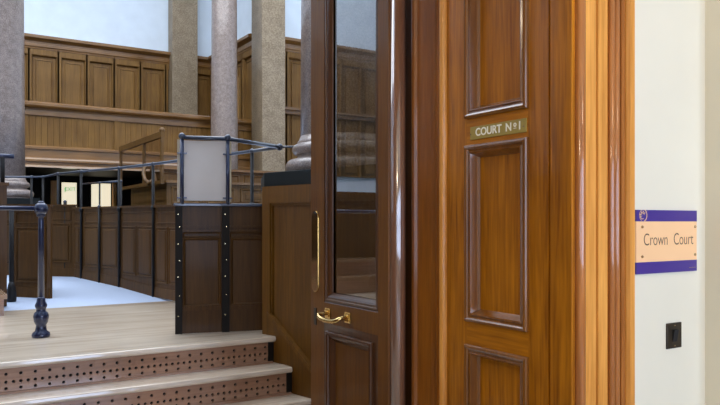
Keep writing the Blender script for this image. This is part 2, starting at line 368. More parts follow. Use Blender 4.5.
# dark wall below the gallery, with the lit doors
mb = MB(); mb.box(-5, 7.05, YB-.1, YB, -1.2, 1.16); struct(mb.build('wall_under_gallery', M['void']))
def lit_door(n, x0, x1, brown, exit_):
    t = struct(thing('door_%d' % n, ((x0+x1)/2, YB-.12, -1.2)), 'brightly backlit frosted door under the gallery'+(' with green exit lettering' if exit_ else ', right of the lettered one'))
    mb = MB(); 
    for a, b in ((x0-.06, x0), (x1, x1+.06)): mb.box(a, b, YB-.16, YB-.1, -1.2, 1.06)
    mb.box(x0, x1, YB-.16, YB-.1, 1.0, 1.06); mb.box(x0, x1, YB-.16, YB-.1, -1.2, -.95); mb.build('door_frame', M['void'], t)
    mb = MB(); mb.box(x0, x1, YB-.14, YB-.12, -.95, 1.0); mb.build('pane', M['litglass'], t)
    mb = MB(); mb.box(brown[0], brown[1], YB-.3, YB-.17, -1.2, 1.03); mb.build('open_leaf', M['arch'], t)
    if exit_:
        tf = lambda a, z, d: (a, YB-.142-d, z)
        text_mesh('exit_lettering', 'EXIT', .13, M['green'], tf, t, 3.225, .83, 0, bold=.001)
        mb = MB(tf); abox(mb, 3.09, 3.115, .76, .83, 0, .002); abox(mb, 3.075, 3.13, .83, .85, 0, .002); abox(mb, 3.10, 3.12, .86, .89, 0, .002); mb.build('running_figure', M['green'], t)
lit_door(4, 3.015, 3.375, (2.75, 2.93), True)
lit_door(5, 3.727, 4.214, (4.24, 4.32), False)

# ------------------------------------------------------------------ piers and granite columns
def pier(x0, x1, y0, y1, z0, label):
    t = thing('marble_pier', ((x0+x1)/2, (y0+y1)/2, z0), label, 'pier')
    mb = MB(); mb.box(x0, x1, y0, y1, z0, 9.49); mb.build('shaft', M['marble'], t, bevel=.015)
    mb = MB(); mb.box(x0-.04, x1+.04, y0-.04, y1, z0, z0+.35); mb.build('base', M['marble'], t, bevel=.02)
pier(5.765, 6.47, 18.6, 18.99, 1.5, 'brown marble pier rising behind the gallery rail, left of the slim grey column')
pier(6.70, 7.29, 14.83, 15.46, -1.2, 'broad tan marble pier with two faces showing, right of the slim grey column')
def column(cx, cy, label, pz=-1.2, slab=True):
    t = thing('granite_column', (cx, cy, .24), label, 'column', 'polished granite columns round the court')
    z = .315
    mb = MB(); mb.lathe(cx, cy, [(.312, z+.24), (.306, z+1.2), (.29, z+3.5), (.265, 9.5)], 40); mb.build('shaft', M['granite'], t)
    prof = [(.40, z), (.41, z+.01)]
    for k in range(9): th = -pi/2+pi*k/8; prof.append((.37+.05*cos(th), z+.07+.055*sin(th)))
    prof += [(.35, z+.13), (.335, z+.14), (.33, z+.15), (.34, z+.158)]
    for k in range(9): th = -pi/2+pi*k/8; prof.append((.335+.036*cos(th), z+.195+.038*sin(th)))
    prof += [(.335, z+.238), (.335, z+.25), (.322, z+.262), (.312, z+.29)]
    mb = MB(); mb.lathe(cx, cy, prof, 40); mb.build('column_base', M['granite'], t)
    if slab:
        mb = MB(); mb.box(cx-.44, cx+.44, cy-.44, cy+.44, .24, z+.002); mb.build('plinth_slab', M['slab'], t)
    return t
column(2.565, 4.27, 'granite column with ringed base on the panelled pedestal behind the glazed door', slab=False)
column(.922, 10.645, 'granite column cut off by the left edge, behind the handrail newel')
column(5.87, 15.08, 'slim distant granite column standing in front of the gallery between two marble piers')
column(-.95, 4.35, 'granite column on the left pedestal outside the doorway view', slab=False)
for cx, cy, lab in ((.922, 10.645, 'plain oak pedestal under the column at the left edge'), (5.87, 15.08, 'oak pedestal hidden behind the bench, under the slim distant column')):
    mb = MB(); mb.box(cx-.38, cx+.38, cy-.38, cy+.38, -1.2, .24); o = mb.build('column_pedestal', M['pen']); tag(o, lab, 'pedestal')

# panelled pedestals flanking the steps
def pedestal(sgn, label):
    f = (lambda x: x) if sgn > 0 else (lambda x: 1.66-x)
    out = [(2.12, 2.32), (2.08, 3.2), (1.97, 3.66), (1.866, 4.09), (2.10, 4.66), (3.4, 4.9), (3.4, 2.32)]
    out = [(f(x), y) for x, y in out]
    t = thing('column_pedestal', (f(2.5), 3.4, HZ), label, 'pedestal')
    if sgn < 0: t.name = 'column_pedestal'
    mb = MB(); mb.prism(out, HZ, .225); mb.build('body', M['pedestal'], t)
    # stiles, rails and recessed field on the face along the stairs
    segs = [(out[3], out[2]), (out[2], out[1]), (out[1], out[0])]
    mb = MB()
    for (A, B) in segs:
        tf, l = frame_tf(A, B, 1 if sgn > 0 else -1); mb.tf = tf
        abox(mb, 0, l, .118, .225, 0, .022)
    mb.build('top_rail', M['pedestal'], t)
    tf, l = frame_tf(out[3], out[2], 1 if sgn > 0 else -1); mb = MB(tf); abox(mb, 0, .075, HZ, .118, 0, .022)
    mb.build('stile', M['pedestal'], t)
    mb = MB()
    for (A, B) in segs:
        tf, l = frame_tf(A, B, 1 if sgn > 0 else -1); mb.tf = tf
        abox(mb, .075 if A is out[3] else 0, l, .103, .118, 0, .012)
        if A is out[3]: abox(mb, .075, .087, HZ, .103, 0, .012)
    mb.build('bead', M['pedestal'], t)
    # raking skirting that follows the steps
    mb = MB()
    pts = [(4.03, -.575), (3.66, -.85), (3.3, -1.12), (2.9, -1.40)]
    def xf(y):
        for (A, B) in segs:
            if B[1] <= y <= A[1]: return A[0]+(B[0]-A[0])*(A[1]-y)/(A[1]-B[1])
        return out[0][0]
    s = -1 if sgn > 0 else 1
    for i in range(3):
        (ya, za), (yb, zb) = pts[i], pts[i+1]; xa, xb = xf(ya), xf(yb)
        mb.hexa([(xa+s*.0, ya, za-.5), (xb, yb, zb-.5), (xb+s*.022, yb, zb-.5), (xa+s*.022, ya, za-.5), (xa, ya, za), (xb, yb, zb), (xb+s*.022, yb, zb), (xa+s*.022, ya, za)])
        mb.hexa([(xa, ya, za-.012), (xb, yb, zb-.012), (xb+s*.034, yb, zb-.012), (xa+s*.034, ya, za-.012), (xa, ya, za+.012), (xb, yb, zb+.012), (xb+s*.030, yb, zb+.012), (xa+s*.030, ya, za+.012)])
    mb.build('raking_skirting', M['pedestal'], t)
    # front (camera far side) panel of the chamfer
    mb = MB(); mb.prism([(x+(-.005*sgn if x*sgn < f(2.2)*sgn else 0), y) for x, y in out], .225, .315); mb.build('slate_cap', M['slab'], t, bevel=.004)
    return t
pedestal(1, 'tall panelled oak pedestal with black slate cap beside the steps, right')
pedestal(-1, 'tall panelled oak pedestal with black slate cap on the far left of the steps')

# ------------------------------------------------------------------ steps with perforated risers
st = thing('staircase', (.83, 3.3, HZ), 'short flight of worn pale oak steps with perforated red-brown risers', 'steps')
ST = [(3.95, -.714), (3.78, -.879), (3.61, -1.044), (3.44, -1.209), (3.27, -1.374)]
RL = -.20
RR = [1.862, 1.905, 1.955, 1.995, 2.04]
def perforated(x0, x1, y, z0, z1, hole=.0085, sp=.0342):
    """riser board facing -Y with real holes: 3 rows; the middle row twice as dense"""
    mb = MB(); cols = int((x1-x0)/sp); sp = (x1-x0)/cols
    rows = [z1-(z1-z0)*.0, z1-(z1-z0)*.40, z1-(z1-z0)*.68, z0]
    n = 8
    def cell(a, b, lo, hi, hz, h):
        if not h: mb.face([(a, y, lo), (b, y, lo), (b, y, hi), (a, y, hi)]); return
        cx = (a+b)/2
        outer = []; inner = []; back = []
        for k in range(n):
            th = 2*pi*(k+.5)/n; c_, s_ = cos(th), sin(th); q = max(abs(c_), abs(s_))
            ox = cx+(b-a)/2*max(-1, min(1, c_/q)); oz = None
            zz = s_/q; oz = hz+(hi-hz)*zz if zz > 0 else hz+(hz-lo)*zz
            outer.append((ox, y, oz)); inner.append((cx+hole*c_, y, hz+hole*s_)); back.append((cx+hole*c_, y+.014, hz+hole*s_))
        pts = outer+inner+back
        mb.faces(pts, [(k, (k+1) % n, n+(k+1) % n, n+k) for k in range(n)]+[(n+k, n+(k+1) % n, 2*n+(k+1) % n, 2*n+k) for k in range(n)])
        cs = [(b, hi), (a, hi), (a, lo), (b, lo)]
        for j in range(4):   # corner triangles
            k0 = 2*j; k1 = 2*j+1
            mb.face([outer[k0], (cs[j][0], y, cs[j][1]), outer[k1]])
    for c in range(cols):
        a, b = x0+c*sp, x0+(c+1)*sp
        cell(a, b, rows[1], rows[0], rows[1]+.022, c % 2 == 0)
        cell(a, b, rows[2], rows[1], (rows[1]+rows[2])/2, True)
        cell(a, b, rows[3], rows[2], rows[2]-.015, c % 2 == 0)
    return mb
for i, (y, z) in enumerate(ST):
    nxt = ST[i+1][1] if i < 4 else HZ
    xr = RR[i]; yback = y+.36 if i == 0 else ST[i-1][0]+.03
    # tread with rounded front edge
    prof = [(yback if i else 4.0, z-.001 if i == 0 else z), (y+.010, z), (y+.005, z-.002), (y+.0025, z-.006), (y, z-.018), (y, z-.024), (y+.006, z-.032), (y+.02, z-.034), (yback if i else 4.0, z-.034)]
    mb = MB(); mb.prism(prof, RL, xr, axis=0)
    if i == 0:
        mb.lathe(xr, y+.06, [(.052, z-.034), (.06, z-.022), (.06, z-.012), (.054, z+.0005)], 20)
    mb.build('tread', M['tread'], st)
    mb = perforated(RL+.004, xr-.03, y+.022, nxt, z-.034); mb.build('riser', M['riser'], st)
    mb = MB(); mb.box(RL, xr+.01, y+.036, y+.05, nxt, z-.034); mb.box(xr-.03, xr+.01, y+.0215, y+.04, nxt, z-.034); mb.build('riser_backing', M['void'], st)
    mb = MB(); mb.prism([(y+.005, nxt), (y+.022, nxt), (y+.022, nxt+.012), (y+.012, nxt+.010)], RL, xr, axis=0); mb.build('riser_bead', M['riser'], st)

# ------------------------------------------------------------------ doorway lining, architraves, reveal leaves
def extr(mb, poly, z0, z1): mb.prism(poly, z0, z1)
def doorway(side):
    """side=+1 right jamb, -1 its mirror image on the left"""
    f = (lambda x: x) if side > 0 else (lambda x: JL+JR-x)
    nm = 10 if side > 0 else 12
    t = struct(thing('trim_%d' % nm, (f(1.7), 1.4, HZ)), 'moulded mahogany architrave and jamb lining of the doorway, '+('right' if side > 0 else 'left'))
    def arc(cx, cy, r, a0, a1, n=6): return [(cx+r*cos(radians(a0+(a1-a0)*k/n)), cy+r*sin(radians(a0+(a1-a0)*k/n))) for k in range(n+1)]
    F = 1.352
    poly = [(1.59, 1.46)]
    poly += arc(1.606, F+.004, .016, 170, 340, 9)               # corner bead
    poly += [(1.621, F+.016), (1.625, F+.016), (1.627, F), (1.671, F), (1.674, F+.014), (1.678, F+.014), (1.681, F-.001), (1.721, F-.001)]
    poly += [(1.724, F+.020), (1.732, F+.022)]
    poly += arc(1.744, F+.004, .0105, 175, 365, 6)+[(1.7555, F+.012)]+arc(1.767, F+.004, .0105, 175, 365, 6)
    poly += [(1.779, F+.024), (1.786, F+.024), (1.788, F+.002), (1.802, F+.002), (1.804, F+.022), (1.812, F+.022), (1.815, F+.004), (1.821, F-.006), (1.842, F-.006), (1.848, F-.002), (1.850, 1.42), (1.85, 1.46)]
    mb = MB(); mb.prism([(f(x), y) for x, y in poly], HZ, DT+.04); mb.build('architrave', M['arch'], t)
    for k_, pl in enumerate((arc(1.606, F+.004, .0168, 170, 340, 12), arc(1.744, F+.004, .0112, 175, 365, 12), arc(1.767, F+.004, .0112, 175, 365, 12), [(1.787, F+.010), (1.787, F), (1.803, F), (1.803, F+.010)])):
        mb = MB(); mb.prism([(f(x), y) for x, y in pl], HZ, DT+.04, smooth=k_ < 3); mb.build('architrave_bead', M['abead'], t)
    # lining behind: front jamb strip, hinge post, rear bead
    mb = MB(); mb.box(*sorted((f(1.578), f(1.65))), 1.362, 1.440, HZ, DT); mb.build('jamb_front', M['door'], t)
    poly = [(1.65, 1.962), (1.58, 1.962), (1.576, 1.975), (1.582, 1.99)]
    poly += [(1.588+.006*cos(q*.7), 2.0+.028*q) for q in (0, 1, 2, 3)]
    poly += [(1.583, 2.10), (1.574, 2.108), (1.572, 2.118), (1.576, 2.128), (1.582, 2.132), (1.65, 2.132)]
    mb = MB(); mb.prism([(f(x), y) for x, y in poly], HZ, DT); mb.build('jamb_rear', M['jamb'], t)
    mb = MB(); mb.box(*sorted((f(1.598), f(1.65))), 2.132, 2.31, HZ, DT); mb.build('rebate', M['lmould'], t)
    # folded panelled leaf lying in the reveal
    dn = 1 if side > 0 else 3
    d = struct(thing('door_%d' % (2 if side > 0 else 6), (f(1.6), 1.7, HZ)), 'panelled mahogany door leaf folded back into the reveal'+(', bearing the brass nameplate' if side > 0 else ', left side'))
    Y0, Y1 = 1.452, 1.924
    tf = lambda a, z, dd: (f(1.582-dd), a, z)
    mb = MB(tf)
    abox(mb, Y0, 1.533, HZ+.02, DT-.01, -.045, 0); mb.build('stile', M['door'], d)
    mb = MB(tf); abox(mb, 1.818, Y1, HZ+.02, DT-.01, -.045, 0); mb.build('stile', M['door'], d)
    mb = MB(tf); abox(mb, Y1, 1.962, HZ, DT, -.045, .004)
    poly = [(1.926, .004), (1.929, .014), (1.936, .018), (1.944, .018), (1.951, .014), (1.954, .004)]
    mb.strip([(0, 0)], 0, 0) if False else None
    pts = [(a, HZ, q) for a, q in poly]+[(a, DT, q) for a, q in poly]; k = len(poly)
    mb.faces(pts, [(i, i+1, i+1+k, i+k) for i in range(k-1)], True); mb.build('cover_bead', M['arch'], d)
    P = [(.353, 1.30), (-.336, .259), (-1.02, -.418), (-1.45, -1.12)]
    rails = [(DT-.01, 1.30), (.353, .259), (-.336, -.418), (-1.02, -1.12), (-1.45, HZ+.02)]
    for zt, zb in rails:
        mb = MB(tf); abox(mb, 1.533, 1.818, zb, zt, -.045, 0); mb.build('rail', M['doorx'], d)
    for z0, z1 in P:
        mb = MB(tf); abox(mb, 1.533, 1.818, z0, z1, -.045, -.024); pn = mb.build('panel', M['door'], d)
        mb = MB(tf); mb.ring(1.531, 1.820, z0-.002, z1+.002, [(0, 0), (0, .009), (.003, .014), (.009, .016), (.014, .013), (.017, .007), (.021, .006), (.025, .010), (.029, .009), (.034, -.004), (.038, -.014), (.044, -.026)])
        o = mb.build('panel_moulding', M['mould'], pn)
        for p_ in o.data.polygons: p_.use_smooth = False
    return d
doorway(1); doorway(-1)
mb = MB(); mb.box(JL-.28, JR+.28, 1.335, 1.44, DT, DT+.24); mb.box(JL, JR, 1.44, 2.2, DT, DT+.06)
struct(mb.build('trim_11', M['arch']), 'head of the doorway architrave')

# ------------------------------------------------------------------ glazed swing door standing open into the court
def glazed_door(side):
    f = (lambda x: x) if side > 0 else (lambda x: JL+JR-x)
    zb, zt = HZ+.01, 1.38
    t = struct(thing('door_%d' % (1 if side > 0 else 3), (f(1.528), 2.17, HZ)), 'glazed mahogany swing door standing open into the court'+('' if side > 0 else ', left leaf'))
    tf = lambda a, z, d: (f(1.5-d), a, z)
    poly = [(1.5, 2.242), (1.5, 2.172), (1.508, 2.170), (1.556, 2.170), (1.556, 2.242)]
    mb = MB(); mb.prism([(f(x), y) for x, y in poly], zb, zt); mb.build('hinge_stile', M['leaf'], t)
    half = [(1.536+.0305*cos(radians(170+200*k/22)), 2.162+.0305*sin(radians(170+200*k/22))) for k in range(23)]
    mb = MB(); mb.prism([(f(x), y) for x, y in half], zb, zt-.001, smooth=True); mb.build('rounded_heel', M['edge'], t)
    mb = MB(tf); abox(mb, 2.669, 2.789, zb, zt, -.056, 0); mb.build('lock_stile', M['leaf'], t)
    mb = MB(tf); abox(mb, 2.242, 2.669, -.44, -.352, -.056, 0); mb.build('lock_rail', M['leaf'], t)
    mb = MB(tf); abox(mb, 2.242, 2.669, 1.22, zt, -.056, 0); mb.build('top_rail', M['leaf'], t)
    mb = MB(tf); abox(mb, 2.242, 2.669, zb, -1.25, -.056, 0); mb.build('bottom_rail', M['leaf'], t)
    # glazing: moulding rings on both faces and the pane
    prof = [(-.001, 0), (.004, -.004), (.007, -.001), (.014, -.001), (.018, -.006), (.025, -.006), (.032, -.010), (.040, -.018), (.044, -.023)]
    mb = MB(tf); mb.ring(2.242, 2.669, -.352, 1.22, prof); mb.ring(2.242, 2.669, -.352, 1.22, [(i, -.056-h) for i, h in prof])
    mb.build('glazing_bead', M['lmould'], t)
    mb = MB(tf); mb.face([(2.27, -.32, -.028), (2.64, -.32, -.028), (2.64, 1.19, -.028), (2.27, 1.19, -.028)])
    mb.build('glass_pane', M['glass'], t)
    # lower raised panel
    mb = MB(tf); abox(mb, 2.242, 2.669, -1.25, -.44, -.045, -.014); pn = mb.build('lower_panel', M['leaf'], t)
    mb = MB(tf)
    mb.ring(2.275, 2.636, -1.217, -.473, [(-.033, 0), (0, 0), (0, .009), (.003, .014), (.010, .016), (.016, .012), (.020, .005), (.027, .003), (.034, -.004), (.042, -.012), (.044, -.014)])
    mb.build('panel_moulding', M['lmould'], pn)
    # finger plate
    def plate(a0, a1, z0, z1, d0, d1, name, mat, par):
        r = (a1-a0)/2; c = (a0+a1)/2; n = 10
        out = [(c+r*cos(pi*k/n), z1-r+r*sin(pi*k/n)) for k in range(n+1)]+[(c-r*cos(pi*k/n), z0+r-r*sin(pi*k/n)) for k in range(n+1)]
        mb = MB(tf); m_ = len(out)
        mb.faces([(a, z, d0) for a, z in out]+[(a, z, d1) for a, z in out], [tuple(range(m_))[::-1], tuple(range(m_, 2*m_))]+[(i, (i+1) % m_, (i+1) % m_+m_, i+m_) for i in range(m_)])
        return mb.build(name, mat, par)
    fp = plate(2.712, 2.778, -.314, .052, 0, .003, 'finger_plate', M['brass'], t)
    tag(fp, 'polished oval-ended finger plate')
    plate(2.7155, 2.7745, -.3105, .0485, .003, .005, 'plate_face', M['mirror'], fp)
    # pull handle
    h = thing('pull_handle', (0, 0, 0)); 
    bpy.data.objects.remove(h)
    mb = MB(tf)
    path = [(2.629, -.396, .0), (2.629, -.396, .03), (2.633, -.397, .045), (2.628, -.400, .053), (2.612, -.406, .058), (2.59, -.411, .059), (2.56, -.414, .058), (2.52, -.414, .057), (2.49, -.411, .056), (2.47, -.405, .053), (2.460, -.400, .048), (2.458, -.397, .04), (2.461, -.396, .026), (2.462, -.396, 0)]
    mb.tube(path, [.009, .009, .0085, .0085, .009, .0095, .010, .010, .010, .0095, .009, .0085, .009, .009], 12)
    ha = mb.build('pull_handle', M['brass'], t); tag(ha, 'brass bow pull handle on square roses')
    for a in (2.629, 2.462):
        mb = MB(tf); abox(mb, a-.022, a+.022, -.418, -.374, 0, .006); abox(mb, a-.015, a+.015, -.411, -.381, .006, .012); mb.build('rose', M['brass'], ha)
    mb = MB(tf); abox(mb, 2.735, 2.757, -.46, -.385, 0, .003); mb.build('keyhole_plate', M['bronze'], t)
    return t
glazed_door(1); glazed_door(-1)

# ------------------------------------------------------------------ signs and switch
tf = lambda a, z, d: (1.582-.0-d, 1.672-a, z)
t = thing('door_nameplate', (1.578, 1.672, .278), 'small olive brass plate lettered COURT No 1 between two door panels', 'nameplate')
mb = MB(tf); abox(mb, -.125, .133, .278, .321, -.001, .004); mb.build('plate', M['plate'], t, bevel=.001)
for body, sz, a_, z_ in (('COURT', .036, -.036, .300), ('N', .036, .0575, .300), ('o', .024, .086, .307), ('1', .036, .106, .300)):
    text_mesh('lettering', body, sz, M['letters'], tf, t, a_, z_, .004, bold=.0009)
mb = MB(tf); abox(mb, .080, .092, .2935, .2955, .004, .005); mb.build('ordinal_underline', M['letters'], t)
for a in (-.122, .124):
    mb = MB(tf); abox(mb, a-.002, a+.002, .294, .298, .004, .005); mb.build('screw', M['screw'], t)

tf = lambda a, z, d: (a, 1.42-d, z)
t = thing('wall_sign', (2.112, 1.41, -.168), 'peach wall sign reading Crown Court between purple bands', 'sign')
mb = MB(tf); abox(mb, 1.94, 2.270, -.168, .039, .0, .008); mb.build('sign_board', M['peach'], t)
for z0, z1 in ((.002, .0392), (-.1682, -.130)):
    mb = MB(tf); abox(mb, 1.9398, 2.2702, z0, z1, .0, .0085); mb.build('purple_band', M['purple'], t)
text_mesh('lettering_crown', 'Crown', .057, M['ink'], tf, t, 1.976, -.059, .008, ext=.0003, bold=-.0006, sx=.80, align='LEFT')
text_mesh('lettering_court', 'Court', .057, M['ink'], tf, t, 2.250, -.059, .008, ext=.0003, bold=-.0006, sx=.80, align='RIGHT')
for a in (1.970, 2.260):
    for z in (-.016, -.112):
        mb = MB(tf); n = 12
        pts = [(a+.005*cos(2*pi*k/n), z+.005*sin(2*pi*k/n), .008) for k in range(n)]+[(a+.0035*cos(2*pi*k/n), z+.0035*sin(2*pi*k/n), .011) for k in range(n)]
        mb.faces(pts, [tuple(range(n, 2*n))]+[(k, (k+1) % n, (k+1) % n+n, k+n) for k in range(n)]); mb.build('screw', M['screw'], t)
def arcstrip(mb, cx, cz, r, w, a0, a1, d0, d1, n=14, sx=1.):
    for k in range(n):
        p, q = radians(a0+(a1-a0)*k/n), radians(a0+(a1-a0)*(k+1)/n)
        mb.face([(cx+(r-w)*cos(p)*sx, cz+(r-w)*sin(p), d1), (cx+r*cos(p)*sx, cz+r*sin(p), d1), (cx+r*cos(q)*sx, cz+r*sin(q), d1), (cx+(r-w)*cos(q)*sx, cz+(r-w)*sin(q), d1)])
mb = MB(tf)
arcstrip(mb, 1.972, .022, .022, .0028, -70, 62, .008, .0092); arcstrip(mb, 1.972, .022, .0185, .0015, 100, 250, .008, .0092)
for k in range(5):
    th = radians(40+k*42); mb.face([(1.972+.004*cos(th), .022+.004*sin(th), .0092), (1.972+.016*cos(th-.12), .022+.014*sin(th-.12), .0092), (1.972+.016*cos(th+.16), .022+.014*sin(th+.16), .0092)])
arcstrip(mb, 1.970, .020, .011, .002, 20, 300, .008, .0092)
mb.build('court_emblem', M['peach'], t)
mb = MB(tf); abox(mb, 2.225, 2.262, -.1565, -.155, .008, .0090); mb.build('small_print_line', M['screw'], t)

t = thing('light_switch', (2.147, 1.41, -.425), 'dark bronze square light switch on the cream wall', 'light switch')
mb = MB(tf); abox(mb, 2.106, 2.187, -.425, -.339, 0, .006); mb.build('switch_plate', M['bronze'], t, bevel=.002)
mb = MB(tf); mb.hexa([(2.135, -.402, .006), (2.158, -.402, .006), (2.158, -.362, .006), (2.135, -.362, .006), (2.135, -.402, .007), (2.158, -.402, .007), (2.158, -.362, .014), (2.135, -.362, .014)]); mb.build('rocker', M['black'], t)
for z in (-.348, -.416):
    mb = MB(tf); abox(mb, 2.1445, 2.1485, z-.002, z+.002, .006, .0075); mb.build('screw', M['screw'], t)

# ------------------------------------------------------------------ handrail newel on the landing
NX, NY = .635, 4.71
t = thing('iron_newel', (NX, NY, FL), 'slender dark blue iron newel with turned foot and ball top on the landing', 'newel post')
mb = MB(); mb.lathe(NX, NY, [(.050, FL), (.054, FL+.012), (.050, FL+.028), (.034, FL+.04), (.030, FL+.075), (.036, FL+.085), (.042, FL+.10), (.046, FL+.13), (.040, FL+.15), (.028, FL+.16), (.028, FL+.175), (.035, FL+.19), (.035, FL+.20), (.026, FL+.22), (.024, FL+.235), (.019, FL+.25)], 24); mb.build('turned_foot', M['iron'], t)
mb = MB(); mb.lathe(NX, NY, [(.019, FL+.24), (.017, .01), (.016, .03), (.026, .035), (.026, .045), (.018, .05)], 16); mb.build('shaft', M['iron'], t)
mb = MB(); mb.ball((NX, NY, .082), .042, 20); mb.build('ball', M['iron'], t)
mb = MB(); mb.lathe(NX, NY, [(.016, .115), (.020, .12), (.014, .13)], 14); mb.build('finial', M['iron'], t)
mb = MB(); mb.tube([(NX, NY, .085), (-.4, NY+.15, .085)], .014, 12); mb.build('handrail', M['iron'], t)
mb = MB(); mb.tube([(-.4, NY+.15, FL), (-.4, NY+.15, .1)], .02, 12); mb.build('far_post', M['iron'], t)

# ------------------------------------------------------------------ panelled pens (partitions with iron rails)
def floor_z(y): return FL if y < 6.25 else (FL+(y-6.25)*(.114/1.65) if y < 7.9 else -.60+(y-7.9)*(.10/1.7))
def partition(t, A, B, ztop, nb, flip=1, mat='pen', dividers=2):
    tf, l = frame_tf(A, B, flip); fa, fb = floor_z(A[1]), floor_z(B[1])
    zf = lambda a: fa+(fb-fa)*a/l
    mb = MB(tf); mb.hexa([(0, fa, -.03), (l, fb, -.03), (l, ztop, -.03), (0, ztop, -.03), (0, fa, 0), (l, fb, 0), (l, ztop, 0), (0, ztop, 0)]); pn = mb.build('panel_board', M[mat], t)
    mb = MB(tf); bw = l/nb
    for i in range(nb):
        a, b = i*bw+.04, (i+1)*bw-.04
        k = dividers; w2 = (b-a-.03*(k-1))/k; zb = max(zf(a), zf(b))
        mb.ring(a, b, ztop-.15, ztop-.04, [(0, 0), (.004, .008), (.010, .008), (.016, -.004)])
        for j in range(k):
            p = a+j*(w2+.03); mb.ring(p, p+w2, zb+.13, ztop-.18, [(0, 0), (.004, .010), (.012, .010), (.018, .002), (.028, .002), (.034, .012), (.05, .014)])
            mb.face([(p+.05, zb+.18, .014), (p+w2-.05, zb+.18, .014), (p+w2-.05, ztop-.23, .014), (p+.05, ztop-.23, .014)])
    mb.build('raised_moulding', M[mat], pn)
    mb = MB(tf); mb.hexa([(0, fa, 0), (l, fb, 0), (l, fb+.09, 0), (0, fa+.09, 0), (0, fa, .014), (l, fb, .014), (l, fb+.09, .010), (0, fa+.09, .010)]); mb.build('skirting', M[mat], pn)
    mb = MB(tf); abox(mb, -.01, l+.01, ztop, ztop+.02, -.045, .02); mb.build('cap', M[mat], pn)
def rail(t, pts, r=.013, name='rail'):
    mb = MB(); mb.tube(pts, r, 10); mb.build(name, M['ironb'], t)
def post(t, x, y, z0, z1, r=.013, ball=.02, strap=None):
    mb = MB(); mb.tube([(x, y, z0), (x, y, z1)], r, 10); p = mb.build('post', M['postiron'], t)
    mb = MB(); mb.ball((x, y, z1), ball, 12); mb.build('ball', M['ironb'], p)
    if strap:
        mb = MB(); mb.lathe(x, y, [(r+.003, strap-.02), (r+.010, strap-.01), (r+.010, strap+.01), (r+.003, strap+.02)], 12); mb.build('collar', M['postiron'], p)
    return p
PR = [(2.137, 4.92), (1.834, 6.507), (1.682, 7.17), (1.453, 7.87), (1.307, 8.40), (1.247, 9.09)]
t = thing('panelled_partition', (1.8, 6.6, floor_z(6.6)), 'long oak panelled partition with iron posts and rail running back into the court', 'partition')
PW = [(x+.016, y) for x, y in PR]
partition(t, PW[0], PW[1], .135, 3, -1)
partition(t, PW[1], PW[2], .14, 1, -1); partition(t, PW[2], PW[3], .14, 1, -1); partition(t, PW[3], (1.402, 8.06), .14, 1, -1, dividers=1)
post(t, 1.565, 7.52, floor_z(7.5), .16, r=.012, ball=.018)
for i, (x, y) in enumerate(PR):
    if i < 5: post(t, x, y, floor_z(y), .54, strap=.13)
    else: post(t, x, y, floor_z(y), .54)
rail(t, [(2.2, 4.55, .54)]+[(x, y, .54) for x, y in PR]+[(.81, 9.36, .54), (.3, 9.4, .54)])
post(t, 1.13, 9.16, floor_z(9.1), .54)
t = thing('pen_gate', (1.1, 8.3, floor_z(8.3)), 'oak panelled gate closing the far end of the passage, below the lit doors', 'gate')
partition(t, (.72, 8.42), (1.42, 8.02), .17, 1, 1, dividers=2)
post(t, 1.33, 8.09, floor_z(8.1), .22, r=.018)
t = thing('iron_rail', (2.1, 10, -1.2), 'low iron rail on posts beyond the partition, crossing in front of lit doors', 'rail')
rail(t, [(1.94, 10.5, .54), (2.246, 9.46, .54)])
for x, y in ((1.94, 10.5), (2.085, 9.99), (2.246, 9.46)): post(t, x, y, -1.2 if y > 9.6 else floor_z(y), .54, r=.012, ball=.018)
# left pen
t = thing('panelled_pen', (.85, 6.8, FL), 'oak panelled pen side at left, standing behind the newel', 'partition')
partition(t, (.69, 6.94), (.985, 6.72), .135, 1, 1, dividers=1)
partition(t, (.985, 6.72), (1.0, 7.3), .135, 1, 1, dividers=1)
post(t, .665, 6.66, floor_z(6.66), .10, r=.02, ball=.022)
mb = MB(); mb.lathe(.665, 6.66, [(.035, floor_z(6.66)), (.04, FL+.04), (.038, FL+.12), (.03, FL+.16), (.02, FL+.2)], 14); mb.build('post_foot', M['postiron'], t)
t = thing('step_platform', (0, 6.3, FL), 'low wooden platform of steps cut off by the left edge', 'platform')
mb = MB(); mb.box(-1.6, .54, 5.93, 6.37, FL, FL+.13); mb.build('lower_riser', M['riser'], t)
mb = MB(); mb.box(-1.6, .56, 5.90, 6.37, FL+.13, FL+.165); mb.build('lower_tread', M['nose'], t)
mb = MB(); mb.box(-1.6, .44, 6.13, 6.37, FL+.165, FL+.30); mb.build('upper_riser', M['riser'], t)
mb = MB(); mb.box(-1.6, .46, 6.10, 6.37, FL+.30, FL+.33); mb.build('upper_tread', M['nose'], t)
t = thing('witness_box', (.3, 6.5, FL+.33), 'dark panelled box side with an iron T-topped post at the left edge', 'witness box')
mb = MB(); mb.box(-1.5, .605, 6.40, 6.46, FL+.02, .30); mb.build('panel_board', M['dock'], t); mb = MB(); mb.box(-1.5, .62, 6.38, 6.48, .30, .325); mb.build('cap', M['pen'], t)
post(t, .575, 6.43, .32, .545, r=.018, ball=.02)
mb = MB(); mb.tube([(.47, 6.43, .545), (.66, 6.43, .545)], .02, 10); mb.build('cross_bar', M['iron'], t)

